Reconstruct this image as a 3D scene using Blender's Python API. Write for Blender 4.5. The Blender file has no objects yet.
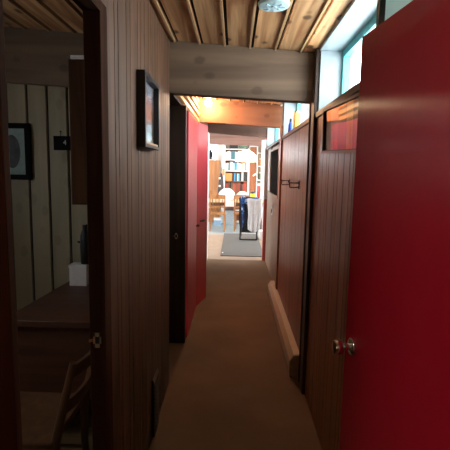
import bpy, bmesh, math, random
from mathutils import Vector, Matrix
random.seed(7)
S = bpy.context.scene
COL = S.collection
PI = math.pi

# ---------------------------------------------------------------- mesh helper
class MB:
    def __init__(s): s.v = []; s.f = []; s.m = []; s.sm = []
    def add(s, vs, fs, mi=0, smooth=False):
        b = len(s.v); s.v += [tuple(p) for p in vs]
        for f in fs:
            s.f.append([b + i for i in f]); s.m.append(mi); s.sm.append(smooth)
        return s
    def box(s, x0, x1, y0, y1, z0, z1, mi=0, M=None):
        p = [Vector((x, y, z)) for z in (z0, z1) for y in (y0, y1) for x in (x0, x1)]
        if M is not None: p = [M @ q for q in p]
        return s.add(p, [(0, 2, 3, 1), (4, 5, 7, 6), (0, 1, 5, 4), (2, 6, 7, 3), (0, 4, 6, 2), (1, 3, 7, 5)], mi)
    def prism(s, poly, a, b, axis, mi=0, smooth=False):
        """polygon in the plane normal to axis (other two coords in order), from a to b"""
        def P(u, w, t):
            return [(t, u, w), (u, t, w), (u, w, t)][axis]
        n = len(poly)
        vs = [P(u, w, a) for u, w in poly] + [P(u, w, b) for u, w in poly]
        fs = [tuple(range(n))[::-1], tuple(range(n, 2 * n))]
        s.add(vs, fs, mi)
        bb = len(s.v) - 2 * n
        for i in range(n):
            j = (i + 1) % n
            s.f.append([bb + i, bb + j, bb + n + j, bb + n + i]); s.m.append(mi); s.sm.append(smooth)
        return s
    def cyl(s, p0, p1, r0, r1=None, n=16, mi=0):
        return s.tube([p0, p1], [r0, r0 if r1 is None else r1], n, mi)
    def tube(s, path, r, n=10, mi=0, closed=False):
        path = [Vector(p) for p in path]; k = len(path)
        rr = r if isinstance(r, (list, tuple)) else [r] * k
        vs = []; up = None
        for i, p in enumerate(path):
            if closed: d = path[(i + 1) % k] - path[i - 1]
            else: d = path[min(i + 1, k - 1)] - path[max(i - 1, 0)]
            d.normalize()
            if up is None: up = Vector((0, 0, 1)) if abs(d.z) < .9 else Vector((1, 0, 0))
            a = d.cross(up)
            if a.length < 1e-5: a = d.cross(Vector((0, 1, 0)))
            a.normalize(); b = a.cross(d).normalized(); up = b
            for q in range(n):
                t = 2 * PI * q / n
                vs.append(p + (a * math.cos(t) + b * math.sin(t)) * rr[i])
        fs = []
        rng = k if closed else k - 1
        for i in range(rng):
            for q in range(n):
                i2 = (i + 1) % k
                fs.append((i * n + q, i * n + (q + 1) % n, i2 * n + (q + 1) % n, i2 * n + q))
        s.add(vs, fs, mi, True)
        if not closed:
            bb = len(s.v) - k * n
            s.f.append([bb + q for q in range(n)][::-1]); s.m.append(mi); s.sm.append(False)
            s.f.append([bb + (k - 1) * n + q for q in range(n)]); s.m.append(mi); s.sm.append(False)
        return s
    def lathe(s, prof, n=24, M=None, mi=0):
        """profile (r, z) turned about z, ends closed where r is 0 or capped"""
        vs = []; k = len(prof)
        for r, z in prof:
            for q in range(n):
                t = 2 * PI * q / n
                p = Vector((r * math.cos(t), r * math.sin(t), z))
                vs.append(M @ p if M is not None else p)
        fs = [(i * n + q, i * n + (q + 1) % n, (i + 1) * n + (q + 1) % n, (i + 1) * n + q) for i in range(k - 1) for q in range(n)]
        s.add(vs, fs, mi, True)
        bb = len(s.v) - k * n
        s.f.append([bb + q for q in range(n)][::-1]); s.m.append(mi); s.sm.append(False)
        s.f.append([bb + (k - 1) * n + q for q in range(n)]); s.m.append(mi); s.sm.append(False)
        return s
    def build(s, name, mats, parent=None, bevel=0, loc=None, rotz=0, shear=None):
        me = bpy.data.meshes.new(name)
        vs = s.v
        if shear: vs = [(x, y, z + shear(x)) for x, y, z in vs]
        me.from_pydata(vs, [], s.f)
        if not isinstance(mats, (list, tuple)): mats = [mats]
        for m in mats: me.materials.append(m)
        for p, mi, sm in zip(me.polygons, s.m, s.sm):
            p.material_index = mi; p.use_smooth = sm
        bm = bmesh.new(); bm.from_mesh(me)
        bmesh.ops.remove_doubles(bm, verts=bm.verts, dist=1e-6)
        bmesh.ops.recalc_face_normals(bm, faces=bm.faces)
        bm.to_mesh(me); bm.free()
        me.set_sharp_from_angle(angle=math.radians(40))
        o = bpy.data.objects.new(name, me); COL.objects.link(o)
        if loc: o.location = loc
        o.rotation_euler = (0, 0, rotz)
        if parent: o.parent = parent
        if bevel:
            b = o.modifiers.new('bevel', 'BEVEL'); b.width = bevel; b.segments = 2; b.limit_method = 'ANGLE'; b.angle_limit = math.radians(40)
        return o

def tag(o, label=None, cat=None, group=None, kind=None):
    if label: o['label'] = label
    if cat: o['category'] = cat
    if group: o['group'] = group
    if kind: o['kind'] = kind
    return o
def struct(o, label, cat): return tag(o, label, cat, None, 'structure')
def empty(name, loc, label, cat, group=None, rotz=0):
    o = bpy.data.objects.new(name, None); COL.objects.link(o); o.empty_display_size = .05
    o.location = loc; o.rotation_euler = (0, 0, rotz)
    return tag(o, label, cat, group)
def copy_tree(o, parent=None):
    c = o.copy(); COL.objects.link(c)
    if parent: c.parent = parent
    for ch in list(o.children): copy_tree(ch, c)
    return c

# ---------------------------------------------------------------- materials
def newmat(name):
    m = bpy.data.materials.new(name); m.use_nodes = True
    nt = m.node_tree
    return m, nt, nt.nodes['Principled BSDF']
def N(nt, t, **kw):
    n = nt.nodes.new(t)
    for k, v in kw.items(): setattr(n, k, v)
    return n
def flat(name, col, rough=.5, metal=0, var=.12, scale=30, spec=.5, coat=0, bump=0):
    m, nt, b = newmat(name)
    b.inputs['Roughness'].default_value = rough; b.inputs['Metallic'].default_value = metal
    b.inputs['Specular IOR Level'].default_value = spec
    b.inputs['Coat Weight'].default_value = coat
    tc = N(nt, 'ShaderNodeTexCoord'); no = N(nt, 'ShaderNodeTexNoise')
    no.inputs['Scale'].default_value = scale; no.inputs['Detail'].default_value = 4
    nt.links.new(tc.outputs['Object'], no.inputs['Vector'])
    mr = N(nt, 'ShaderNodeMapRange'); mr.inputs['To Min'].default_value = 1 - var; mr.inputs['To Max'].default_value = 1 + var
    mr.inputs['From Min'].default_value = .3; mr.inputs['From Max'].default_value = .7
    nt.links.new(no.outputs['Fac'], mr.inputs['Value'])
    mx = N(nt, 'ShaderNodeVectorMath', operation='SCALE'); mx.inputs[0].default_value = col
    nt.links.new(mr.outputs['Result'], mx.inputs['Scale']); nt.links.new(mx.outputs['Vector'], b.inputs['Base Color'])
    if bump:
        bp = N(nt, 'ShaderNodeBump'); bp.inputs['Strength'].default_value = bump; bp.inputs['Distance'].default_value = .003
        nt.links.new(no.outputs['Fac'], bp.inputs['Height']); nt.links.new(bp.outputs['Normal'], b.inputs['Normal'])
    return m
def wood(name, dark, light, axis=2, rough=.45, board=None, board_axis=1, board_off=0, knots=0, spec=.5, bvar=.25, fine=18):
    """grain runs along axis; board = width of one board along board_axis; knots = amount of knots"""
    m, nt, b = newmat(name); L = nt.links.new
    b.inputs['Roughness'].default_value = rough; b.inputs['Specular IOR Level'].default_value = spec
    tc = N(nt, 'ShaderNodeTexCoord')
    vec = tc.outputs['Object']
    val = None
    if board:
        sp = N(nt, 'ShaderNodeSeparateXYZ'); L(vec, sp.inputs[0])
        a = N(nt, 'ShaderNodeMath', operation='SUBTRACT'); a.inputs[1].default_value = board_off; L(sp.outputs[board_axis], a.inputs[0])
        d = N(nt, 'ShaderNodeMath', operation='DIVIDE'); d.inputs[1].default_value = board; L(a.outputs[0], d.inputs[0])
        fl = N(nt, 'ShaderNodeMath', operation='FLOOR'); L(d.outputs[0], fl.inputs[0])
        wn = N(nt, 'ShaderNodeTexWhiteNoise', noise_dimensions='1D'); L(fl.outputs[0], wn.inputs['W'])
        val = wn.outputs['Value']
        off = N(nt, 'ShaderNodeVectorMath', operation='SCALE'); L(wn.outputs['Color'], off.inputs[0]); off.inputs['Scale'].default_value = 9
        ad = N(nt, 'ShaderNodeVectorMath', operation='ADD'); L(vec, ad.inputs[0]); L(off.outputs[0], ad.inputs[1]); vec = ad.outputs[0]
    sc = [fine] * 3; sc[axis] = fine * .06
    mp = N(nt, 'ShaderNodeMapping'); mp.inputs['Scale'].default_value = sc; L(vec, mp.inputs['Vector'])
    n1 = N(nt, 'ShaderNodeTexNoise'); n1.inputs['Scale'].default_value = 1; n1.inputs['Detail'].default_value = 6; n1.inputs['Distortion'].default_value = .8
    L(mp.outputs[0], n1.inputs['Vector'])
    rp = N(nt, 'ShaderNodeValToRGB'); rp.color_ramp.elements[0].position = .32; rp.color_ramp.elements[1].position = .68
    rp.color_ramp.elements[0].color = (*dark, 1); rp.color_ramp.elements[1].color = (*light, 1)
    L(n1.outputs['Fac'], rp.inputs['Fac']); col = rp.outputs['Color']
    if val is not None:
        mr = N(nt, 'ShaderNodeMapRange'); mr.inputs['To Min'].default_value = 1 - bvar; mr.inputs['To Max'].default_value = 1 + bvar; L(val, mr.inputs['Value'])
        s2 = N(nt, 'ShaderNodeVectorMath', operation='SCALE'); L(col, s2.inputs[0]); L(mr.outputs[0], s2.inputs['Scale']); col = s2.outputs[0]
    if knots:
        ks = [9.0] * 3; ks[axis] = 6.0
        mk = N(nt, 'ShaderNodeMapping'); mk.inputs['Scale'].default_value = ks; L(vec, mk.inputs['Vector'])
        nz = N(nt, 'ShaderNodeTexNoise'); nz.inputs['Scale'].default_value = 3; L(mk.outputs[0], nz.inputs['Vector'])
        av = N(nt, 'ShaderNodeMixRGB'); av.inputs['Fac'].default_value = .12; L(mk.outputs[0], av.inputs[1]); L(nz.outputs['Color'], av.inputs[2])
        vo = N(nt, 'ShaderNodeTexVoronoi'); vo.inputs['Scale'].default_value = 1; L(av.outputs[0], vo.inputs['Vector'])
        kr = N(nt, 'ShaderNodeMapRange'); kr.inputs['From Min'].default_value = .16; kr.inputs['From Max'].default_value = .26
        kr.inputs['To Min'].default_value = knots; kr.inputs['To Max'].default_value = 0; L(vo.outputs['Distance'], kr.inputs['Value'])
        mm = N(nt, 'ShaderNodeMixRGB'); L(kr.outputs[0], mm.inputs['Fac']); L(col, mm.inputs[1]); mm.inputs[2].default_value = (*[c * .25 for c in dark], 1); col = mm.outputs[0]
    L(col, b.inputs['Base Color'])
    bp = N(nt, 'ShaderNodeBump'); bp.inputs['Strength'].default_value = .15; bp.inputs['Distance'].default_value = .002
    L(n1.outputs['Fac'], bp.inputs['Height']); L(bp.outputs['Normal'], b.inputs['Normal'])
    return m
def emis(name, col, st):
    m, nt, b = newmat(name); b.inputs['Base Color'].default_value = (*col, 1)
    b.inputs['Emission Color'].default_value = (*col, 1); b.inputs['Emission Strength'].default_value = st
    return m
def glass(name, fac=.12, tint=(1, 1, 1), rough=.02):
    m, nt, b = newmat(name); L = nt.links.new
    out = nt.nodes['Material Output']
    tr = N(nt, 'ShaderNodeBsdfTransparent'); tr.inputs[0].default_value = (*tint, 1)
    gl = N(nt, 'ShaderNodeBsdfGlossy'); gl.inputs['Roughness'].default_value = rough
    lw = N(nt, 'ShaderNodeLayerWeight'); lw.inputs['Blend'].default_value = .5
    pw = N(nt, 'ShaderNodeMath', operation='POWER'); pw.inputs[1].default_value = 5; L(lw.outputs['Facing'], pw.inputs[0])
    fr = N(nt, 'ShaderNodeMath', operation='MULTIPLY_ADD'); fr.inputs[1].default_value = .9; fr.inputs[2].default_value = .04; L(pw.outputs[0], fr.inputs[0])
    mx = N(nt, 'ShaderNodeMixShader'); L(fr.outputs[0], mx.inputs[0]); L(tr.outputs[0], mx.inputs[1]); L(gl.outputs[0], mx.inputs[2])
    L(mx.outputs[0], out.inputs['Surface']); nt.nodes.remove(b)
    return m

M = {}
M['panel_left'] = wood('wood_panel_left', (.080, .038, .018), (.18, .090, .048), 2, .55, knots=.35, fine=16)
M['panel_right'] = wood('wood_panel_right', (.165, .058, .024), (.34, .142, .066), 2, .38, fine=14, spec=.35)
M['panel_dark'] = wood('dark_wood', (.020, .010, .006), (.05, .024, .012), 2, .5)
M['jamb'] = wood('jamb_wood', (.042, .018, .009), (.085, .036, .017), 2, .85, spec=.12)
M['jamb_red'] = wood('red_brown_jamb', (.045, .013, .006), (.075, .024, .010), 2, .95, spec=0)
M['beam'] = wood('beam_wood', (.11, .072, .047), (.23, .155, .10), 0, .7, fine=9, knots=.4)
M['beam_bulb_lit'] = wood('bulb_lit_beam_wood', (.20, .075, .035), (.36, .15, .07), 0, .6, fine=7, knots=.4)  # the bulb's orange glow is put into this beam's colour
M['beam_dark'] = wood('beam_dark_wood', (.06, .028, .018), (.11, .055, .036), 0, .7)
M['beam_pink'] = wood('beam_pale_wood', (.36, .225, .19), (.52, .34, .29), 0, .7)
M['ceil'] = wood('knotty_pine_ceiling', (.36, .15, .055), (.84, .52, .26), 1, .5, board=.168, board_axis=0, board_off=.09, knots=.95, bvar=.2, fine=20)
M['batten'] = wood('pine_batten', (.52, .32, .16), (.74, .48, .25), 1, .5)
M['gap'] = flat('dark_gap', (.012, .007, .004), .9)
M['groove'] = flat('dark_groove', (.05, .024, .013), .8)
M['pale_plank'] = wood('pale_painted_plank', (.27, .23, .14), (.37, .32, .21), 2, .55, board=.142, board_axis=0, board_off=-1.454, bvar=.06, knots=.25, fine=8)
M['slat'] = wood('pine_slat', (.45, .20, .07), (.72, .38, .15), 1, .5)
M['ledge'] = wood('ledge_wood', (.10, .055, .03), (.2, .11, .06), 1, .45)
m, nt, b = newmat('brushed_red_gloss_paint'); L = nt.links.new
tc = N(nt, 'ShaderNodeTexCoord'); mp = N(nt, 'ShaderNodeMapping'); mp.inputs['Scale'].default_value = (70, 1, 2.5); L(tc.outputs['Object'], mp.inputs['Vector'])
no = N(nt, 'ShaderNodeTexNoise'); no.inputs['Scale'].default_value = 1; no.inputs['Detail'].default_value = 3; L(mp.outputs[0], no.inputs['Vector'])
bp = N(nt, 'ShaderNodeBump'); bp.inputs['Strength'].default_value = .35; bp.inputs['Distance'].default_value = .0012; L(no.outputs['Fac'], bp.inputs['Height']); L(bp.outputs[0], b.inputs['Normal'])
b.inputs['Base Color'].default_value = (.52, .012, .028, 1); b.inputs['Roughness'].default_value = .24; b.inputs['Specular IOR Level'].default_value = .42
b.inputs['Anisotropic'].default_value = .93
tg = N(nt, 'ShaderNodeTangent', direction_type='UV_MAP'); tg.uv_map = 'UVMap'; L(tg.outputs[0], b.inputs['Tangent'])
M['red'] = m
M['red2'] = flat('red_closet_paint', (.60, .035, .06), .38, 0, .05, 6)
M['pink'] = flat('pinkish_red_paint', (.62, .17, .16), .5, 0, .06)
M['white'] = flat('white_paint', (.80, .82, .83), .45, 0, .03)
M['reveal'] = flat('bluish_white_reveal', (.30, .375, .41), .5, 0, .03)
M['palewall'] = flat('pale_plaster', (.62, .60, .55), .8, 0, .05, 8)
M['palegreen'] = flat('pale_green_grey_paint', (.42, .47, .45), .7, 0, .04, 6)
M['teal'] = flat('teal_frame_paint', (.10, .50, .52), .4, 0, .05)
M['chrome'] = flat('chrome', (.75, .73, .70), .12, 1, .03)
M['brass'] = flat('worn_brass', (.72, .52, .28), .25, 1, .12)
M['black'] = flat('black_metal', (.010, .010, .012), .4, 0, .1)
M['blackcloth'] = flat('black_fabric', (.012, .012, .016), .85, 0, .2)
M['cream'] = flat('cream_enamel', (.56, .44, .28), .45, 0, .06)
M['glass'] = glass('clear_glass')
M['paper'] = flat('white_paper', (.82, .80, .78), .8, 0, .05)
M['oak'] = wood('oak_floor', (.16, .10, .045), (.26, .17, .08), 0, .5, board=.08, board_axis=1, bvar=.15)
M['desk'] = wood('desk_wood', (.060, .019, .010), (.12, .042, .02), 0, .45)
M['chairwood'] = wood('honey_chair_wood', (.30, .12, .035), (.50, .23, .08), 2, .4)
M['chairdark'] = wood('brown_chair_wood', (.09, .040, .017), (.16, .075, .033), 2, .4)
M['bluegrey'] = flat('blue_grey_vinyl', (.30, .36, .38), .5, 0, .06, 6)
M['orangewood'] = wood('orange_cabinet_wood', (.35, .15, .06), (.5, .25, .11), 2, .45)
M['brownwood'] = wood('brown_cabinet_wood', (.20, .07, .03), (.32, .12, .05), 2, .45)
M['lampwhite'] = emis('lit_lamp_shade', (1, .95, .85), 3.0)
M['bulb'] = emis('lit_bulb', (1, .66, .38), 430)
M['yellow'] = flat('yellow_plastic', (.85, .74, .04), .45)
M['blue'] = flat('blue_plastic', (.02, .08, .40), .35)
M['greybox'] = flat('grey_blue_plastic', (.34, .38, .42), .5)
M['redplastic'] = flat('red_plastic', (.60, .05, .04), .45)
M['orange'] = flat('orange_card', (.75, .26, .08), .6)

# carpet: short brown pile
m, nt, b = newmat('brown_carpet'); L = nt.links.new
tc = N(nt, 'ShaderNodeTexCoord'); n1 = N(nt, 'ShaderNodeTexNoise'); n1.inputs['Scale'].default_value = 160; n1.inputs['Detail'].default_value = 3
n2 = N(nt, 'ShaderNodeTexNoise'); n2.inputs['Scale'].default_value = 2.2; n2.inputs['Detail'].default_value = 3
L(tc.outputs['Object'], n1.inputs['Vector']); L(tc.outputs['Object'], n2.inputs['Vector'])
mx = N(nt, 'ShaderNodeMath', operation='MULTIPLY_ADD'); mx.inputs[1].default_value = .6; L(n1.outputs['Fac'], mx.inputs[0])
m3 = N(nt, 'ShaderNodeMath', operation='MULTIPLY'); m3.inputs[1].default_value = .4; L(n2.outputs['Fac'], m3.inputs[0]); L(m3.outputs[0], mx.inputs[2])
rp = N(nt, 'ShaderNodeValToRGB'); rp.color_ramp.elements[0].position = .35; rp.color_ramp.elements[1].position = .65
rp.color_ramp.elements[0].color = (.15, .09, .046, 1); rp.color_ramp.elements[1].color = (.25, .16, .088, 1)
L(mx.outputs[0], rp.inputs['Fac']); L(rp.outputs[0], b.inputs['Base Color']); b.inputs['Roughness'].default_value = .95
bp = N(nt, 'ShaderNodeBump'); bp.inputs['Strength'].default_value = .5; bp.inputs['Distance'].default_value = .004
L(n1.outputs['Fac'], bp.inputs['Height']); L(bp.outputs['Normal'], b.inputs['Normal'])
M['carpet'] = m
M['mat'] = flat('grey_runner_mat', (.120, .122, .112), .9, 0, .25, 120, bump=.4)

# blue patterned cloth
m, nt, b = newmat('blue_patterned_cloth'); L = nt.links.new
tc = N(nt, 'ShaderNodeTexCoord'); vo = N(nt, 'ShaderNodeTexNoise'); vo.inputs['Scale'].default_value = 13; vo.inputs['Detail'].default_value = 1
L(tc.outputs['Object'], vo.inputs['Vector']); rp = N(nt, 'ShaderNodeValToRGB'); rp.color_ramp.interpolation = 'CONSTANT'
e = rp.color_ramp.elements; e[0].color = (.012, .03, .10, 1); e[1].position = .5; e[1].color = (.03, .13, .38, 1)
x = e.new(.62); x.color = (.55, .62, .72, 1)
L(vo.outputs['Fac'], rp.inputs['Fac']); L(rp.outputs[0], b.inputs['Base Color']); b.inputs['Roughness'].default_value = .9
M['bluecloth'] = m
M['greycloth'] = flat('light_grey_cloth', (.60, .62, .66), .9, 0, .08, 18)

def banded(name, axis, lo, hi, stops, rough=.4, noise=.03, wob=6):
    """picture print: colour bands along one object axis with wavy borders"""
    m, nt, b = newmat(name); L = nt.links.new
    tc = N(nt, 'ShaderNodeTexCoord'); sp = N(nt, 'ShaderNodeSeparateXYZ'); L(tc.outputs['Object'], sp.inputs[0])
    no = N(nt, 'ShaderNodeTexNoise'); no.inputs['Scale'].default_value = wob; no.inputs['Detail'].default_value = 5; L(tc.outputs['Object'], no.inputs['Vector'])
    mr = N(nt, 'ShaderNodeMapRange'); mr.inputs['From Min'].default_value = lo; mr.inputs['From Max'].default_value = hi; L(sp.outputs[axis], mr.inputs['Value'])
    ad = N(nt, 'ShaderNodeMath', operation='MULTIPLY_ADD'); ad.inputs[1].default_value = noise * 6
    L(no.outputs['Fac'], ad.inputs[0])
    sb = N(nt, 'ShaderNodeMath', operation='SUBTRACT'); sb.inputs[1].default_value = noise * 3; L(mr.outputs[0], sb.inputs[0]); L(sb.outputs[0], ad.inputs[2])
    rp = N(nt, 'ShaderNodeValToRGB'); el = rp.color_ramp.elements
    el[0].position = stops[0][0]; el[0].color = (*stops[0][1], 1); el[1].position = stops[1][0]; el[1].color = (*stops[1][1], 1)
    for p, c in stops[2:]:
        q = el.new(p); q.color = (*c, 1)
    L(ad.outputs[0], rp.inputs['Fac']); L(rp.outputs[0], b.inputs['Base Color']); b.inputs['Roughness'].default_value = rough
    return m

# ---------------------------------------------------------------- dimensions (metres; y runs along the corridor)
XL, XR = -.455, .528          # corridor faces of the side walls
LEDGE = 1.945
cz = lambda x: 2.39 - .067 * x                # underside of the ceiling boards
def grooves(lo, hi, ws):
    out = [lo]; i = 0
    while out[-1] + ws[i % len(ws)] < hi - .03:
        out.append(out[-1] + ws[i % len(ws)]); i += 1
    return out + [hi]
def grooved_yz(mb, xf, xb, y0, y1, z0, z1, ws, gw=.004, gd=.006, mi=0, gmi=1):
    """boards of the widths ws along y between y0 and y1, face at xf, back at xb, with dark V-grooves between them"""
    g = grooves(y0, y1, ws); sgn = 1 if xb > xf else -1
    for a, b in zip(g, g[1:]):
        h = gw / 2
        a2 = a + (h if a > y0 else 0); b2 = b - (h if b < y1 else 0)
        poly = [(xf, a2 + h if a > y0 else a2), (xf, b2 - h if b < y1 else b2), (xf + sgn * gd, b2), (xb, b2), (xb, a2), (xf + sgn * gd, a2)]
        mb.prism(poly, z0, z1, 2, mi)
    mb.box(min(xf + sgn * gd * 1.2, xb - sgn * .001), max(xf + sgn * gd * 1.2, xb - sgn * .001), y0 + .001, y1 - .001, z0 + .001, z1 - .001, gmi)
def grooved_xz(mb, yf, yb, x0, x1, z0, z1, ws, gw=.007, gd=.008, mi=0, gmi=1):
    g = grooves(x0, x1, ws)
    for a, b in zip(g, g[1:]):
        h = gw / 2
        a2 = a + (h if a > x0 else 0); b2 = b - (h if b < x1 else 0)
        poly = [(a2 + h if a > x0 else a2, yf), (b2 - h if b < x1 else b2, yf), (b2, yf + gd), (b2, yb), (a2, yb), (a2, yf + gd)]
        mb.prism(poly, z0, z1, 2, mi)
    mb.box(x0 + .001, x1 - .001, yf + gd * 1.2, yb - .001, z0 + .001, z1 - .001, gmi)
WS = [.105, .052, .125, .068, .14, .058, .09]

# ---------------------------------------------------------------- floors
o = MB().box(-.53, .80, -1.8, 7.46, -.06, 0).box(-1.7, -.53, -1.8, .3, -.06, 0).build('floor', M['carpet']); struct(o, 'brown short pile carpet running down the narrow corridor', 'floor')
o = MB().box(-2.3, -.53, .3, 3.1, -.06, 0).build('floor.001', M['oak']); struct(o, 'dim oak plank floor of the side room beyond the near doorway', 'floor')
o = MB().box(-1.3, -.53, 3.1, 3.9, -.06, 0).build('floor.002', M['carpet']); struct(o, 'carpet in the dark closet behind the second doorway', 'floor')
mb = MB().box(-3.2, 2.8, 7.46, 10.4, -.06, 0, 0); mb.box(-3.2, 2.8, 10.4, 13.2, -.06, 0, 1)
M['tanfloor'] = flat('tan_floor', (.36, .27, .19), .6, 0, .08, 5)
o = mb.build('floor.003', [M['tanfloor'], M['bluegrey']]); struct(o, 'pale tan and blue grey floor of the bright dining room', 'floor')

# ---------------------------------------------------------------- ceiling boards and battens
mb = MB()
x = .09 - .168 * 14
k = 0
while x < .80:
    x1 = min(x + .154, .82)
    mb.box(x + .017, x1, -1.8, 7.5, 0, .03, 0)            # a board
    mb.box(x - .003, x + .018, -1.8, 7.5, .022, .03, 2)   # the dark gap beside it
    mb.box(x - .014, x - .001, -1.8, 7.5, -.011, .03, 1)  # the batten over the joint
    x += .168
o = mb.build('ceiling', [M['ceil'], M['batten'], M['gap']], shear=cz); struct(o, 'knotty orange pine board ceiling with thin battens along the corridor', 'ceiling')
o = MB().box(-3.2, 2.8, 7.5, 13.2, 2.46, 2.5).build('ceiling.001', M['beam_pink']); struct(o, 'pale wooden ceiling of the bright dining room', 'ceiling')
mb = MB().box(-3.2, 2.8, 7.46, 7.5, 2.2, 2.8)
o = mb.build('trim_1', M['beam_dark']); struct(o, 'dark board closing the step between the two ceilings', 'trim')

# ---------------------------------------------------------------- beams across the house
def beam(x0, x1, y0, y1, top, bot, mat, label):
    mb = MB(); vs = []
    mb.prism([(x0, bot(x0)), (x1, bot(x1)), (x1, top(x1)), (x0, top(x0))], y0, y1, 1)
    o = mb.build('ceiling_beam', mat, bevel=.004); struct(o, label, 'beam'); return o
bot = lambda x: 2.058 - .048 * x
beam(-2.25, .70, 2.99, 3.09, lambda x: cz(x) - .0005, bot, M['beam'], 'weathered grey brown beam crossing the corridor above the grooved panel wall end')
beam(-.62, .70, 5.30, 5.40, lambda x: cz(x) - .0005, lambda x: 2.115 - .055 * x, M['beam_bulb_lit'], 'orange lit wooden beam behind the bare bulb')
beam(-.62, .80, 7.42, 7.54, lambda x: 2.62, lambda x: 2.16 - .06 * x, M['beam_dark'], 'dark beam over the opening into the dining room')
beam(-3.2, 2.8, 9.75, 9.87, lambda x: 2.459, lambda x: 2.125 - .03 * x, M['beam_pink'], 'pale pinkish beam crossing the dining room ceiling')

# ---------------------------------------------------------------- left wall of the corridor
mb = MB()
Z = lambda y: cz(XL) + .01
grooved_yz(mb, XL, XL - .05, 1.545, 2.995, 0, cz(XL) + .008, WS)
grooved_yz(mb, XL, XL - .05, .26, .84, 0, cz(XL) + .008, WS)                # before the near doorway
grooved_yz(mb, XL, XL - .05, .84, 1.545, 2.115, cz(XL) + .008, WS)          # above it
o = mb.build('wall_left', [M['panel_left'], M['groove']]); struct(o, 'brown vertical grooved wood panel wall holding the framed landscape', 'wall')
# jamb of the near doorway with the brass strike plate
mb = MB().box(XL - .054, XL + .004, 1.47, 1.545, 0, 2.08, 0); mb.box(XL - .054, XL + .004, .84, 1.545, 2.08, 2.115, 0); mb.box(XL - .054, XL + .002, .84, .866, 0, 2.08)
jm = mb.build('trim_2', M['jamb'], bevel=.003); struct(jm, 'dark brown doorway lining into the side room with a brass strike plate', 'doorway')
def strike(parent, x, y, z, mat):
    mb = MB(); w, h, t = .030, .056, .003
    mb.box(x - w / 2, x - w / 2 + .007, y - t, y, z - h / 2, z + h / 2); mb.box(x + w / 2 - .007, x + w / 2, y - t, y, z - h / 2, z + h / 2)
    mb.box(x - w / 2, x + w / 2, y - t, y, z + h / 2 - .015, z + h / 2); mb.box(x - w / 2, x + w / 2, y - t, y, z - h / 2, z - h / 2 + .015)
    mb.prism([(x - w / 2, y), (x - w / 2, y - t), (x - w / 2 - .010, y - .010), (x - w / 2 - .013, y - .011), (x - w / 2 - .012, y - .007)], z - .006, z + .006, 2)
    o = mb.build('strike_plate', mat, parent); o['label'] = 'shiny metal strike plate'
    b = MB().box(x - w / 2 + .006, x + w / 2 - .006, y - .0015, y + .001, z - h / 2 + .014, z + h / 2 - .014).build('latch_hole', M['black'], o)
strike(jm, XL - .026, 1.47, .955, M['brass'])
# the frame of the doorway one looks through: red-brown posts just ahead of the camera
mb = MB().box(XL - .05, -.450, .73, .835, 0, 2.12); o = mb.build('trim_3', M['jamb_red'], bevel=.003); struct(o, 'red brown door frame post along the photo left edge', 'doorway')
mb = MB().box(-.424, .62, .73, .842, 2.075, 2.12); o = mb.build('trim_4', M['jamb_red'], bevel=.003); struct(o, 'red brown door frame head over the red door', 'doorway')

# second doorway (dark closet) and the lining with its strike plate
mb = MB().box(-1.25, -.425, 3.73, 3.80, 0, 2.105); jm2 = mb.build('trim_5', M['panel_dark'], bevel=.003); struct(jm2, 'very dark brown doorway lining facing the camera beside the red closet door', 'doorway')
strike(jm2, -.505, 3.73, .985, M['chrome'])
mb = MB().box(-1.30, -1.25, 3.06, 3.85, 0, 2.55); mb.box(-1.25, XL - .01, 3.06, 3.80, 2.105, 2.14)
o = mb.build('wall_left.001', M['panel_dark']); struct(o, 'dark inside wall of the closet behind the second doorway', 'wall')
# boards above the closets: horizontal slats lit by the bulb
mb = MB(); z = 2.125
for i in range(4):
    mb.prism([(XL + .006, z), (XL + .016, z + .006), (XL + .010, z + .046), (XL, z + .050), (XL - .02, z + .050), (XL - .02, z)], 3.09, 5.31, 1, 0)
    z += .074
mb.box(XL - .06, XL - .012, 3.09, 5.31, 2.11, cz(XL) + .02, 1)
o = mb.build('wall_left.002', [M['slat'], M['gap']]); struct(o, 'horizontal orange slats above the red closet doors', 'wall')
# wall between the closets and the dining room, end post
mb = MB(); mb.box(XL - .60, XL - .55, 3.80, 7.42, 0, 2.6, 0)
mb.box(XL - .55, XL - .02, 5.75, 7.42, 0, 2.45, 0)
mb.box(XL - .55, XL - .02, 5.31, 5.75, 2.115, 2.45, 0)
mb.box(XL - .55, XL - .50, 3.80, 5.31, 0, 2.45, 0)
o = mb.build('wall_left.003', M['panel_left']); struct(o, 'brown wood wall behind and beyond the red closet doors', 'wall')
mb = MB().box(XL - .03, XL + .0, 7.30, 7.60, 0, 2.19); mb.box(-.62, XL - .03, 7.42, 7.6, 0, 2.19)
o = mb.build('trim_6', M['white'], bevel=.003); struct(o, 'corridor end post whitened for the dining room light on it', 'trim')  # white stands in for the dining room light on the wall end

# ---------------------------------------------------------------- red closet doors
def leaf(parent, name, length, mat, h=2.075, t=.03):
    return MB().box(0, length, -t, 0, .015, h).build(name, mat, parent, bevel=.003)
d = empty('door_2', (XL + .012, 3.83, 0), 'flat red closet door standing flush beside the dark doorway lining', 'door'); d['kind'] = 'structure'; d.rotation_euler.z = PI / 2
leaf(d, 'leaf', .925, M['red2'])
def pull(parent, x, z):
    mb = MB().tube([(x - .045, 0, z), (x - .045, -.028, z), (x - .035, -.034, z), (x + .035, -.034, z), (x + .045, -.028, z), (x + .045, 0, z)], .0065, 8)
    return mb.build('pull_handle', M['black'], parent)
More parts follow.
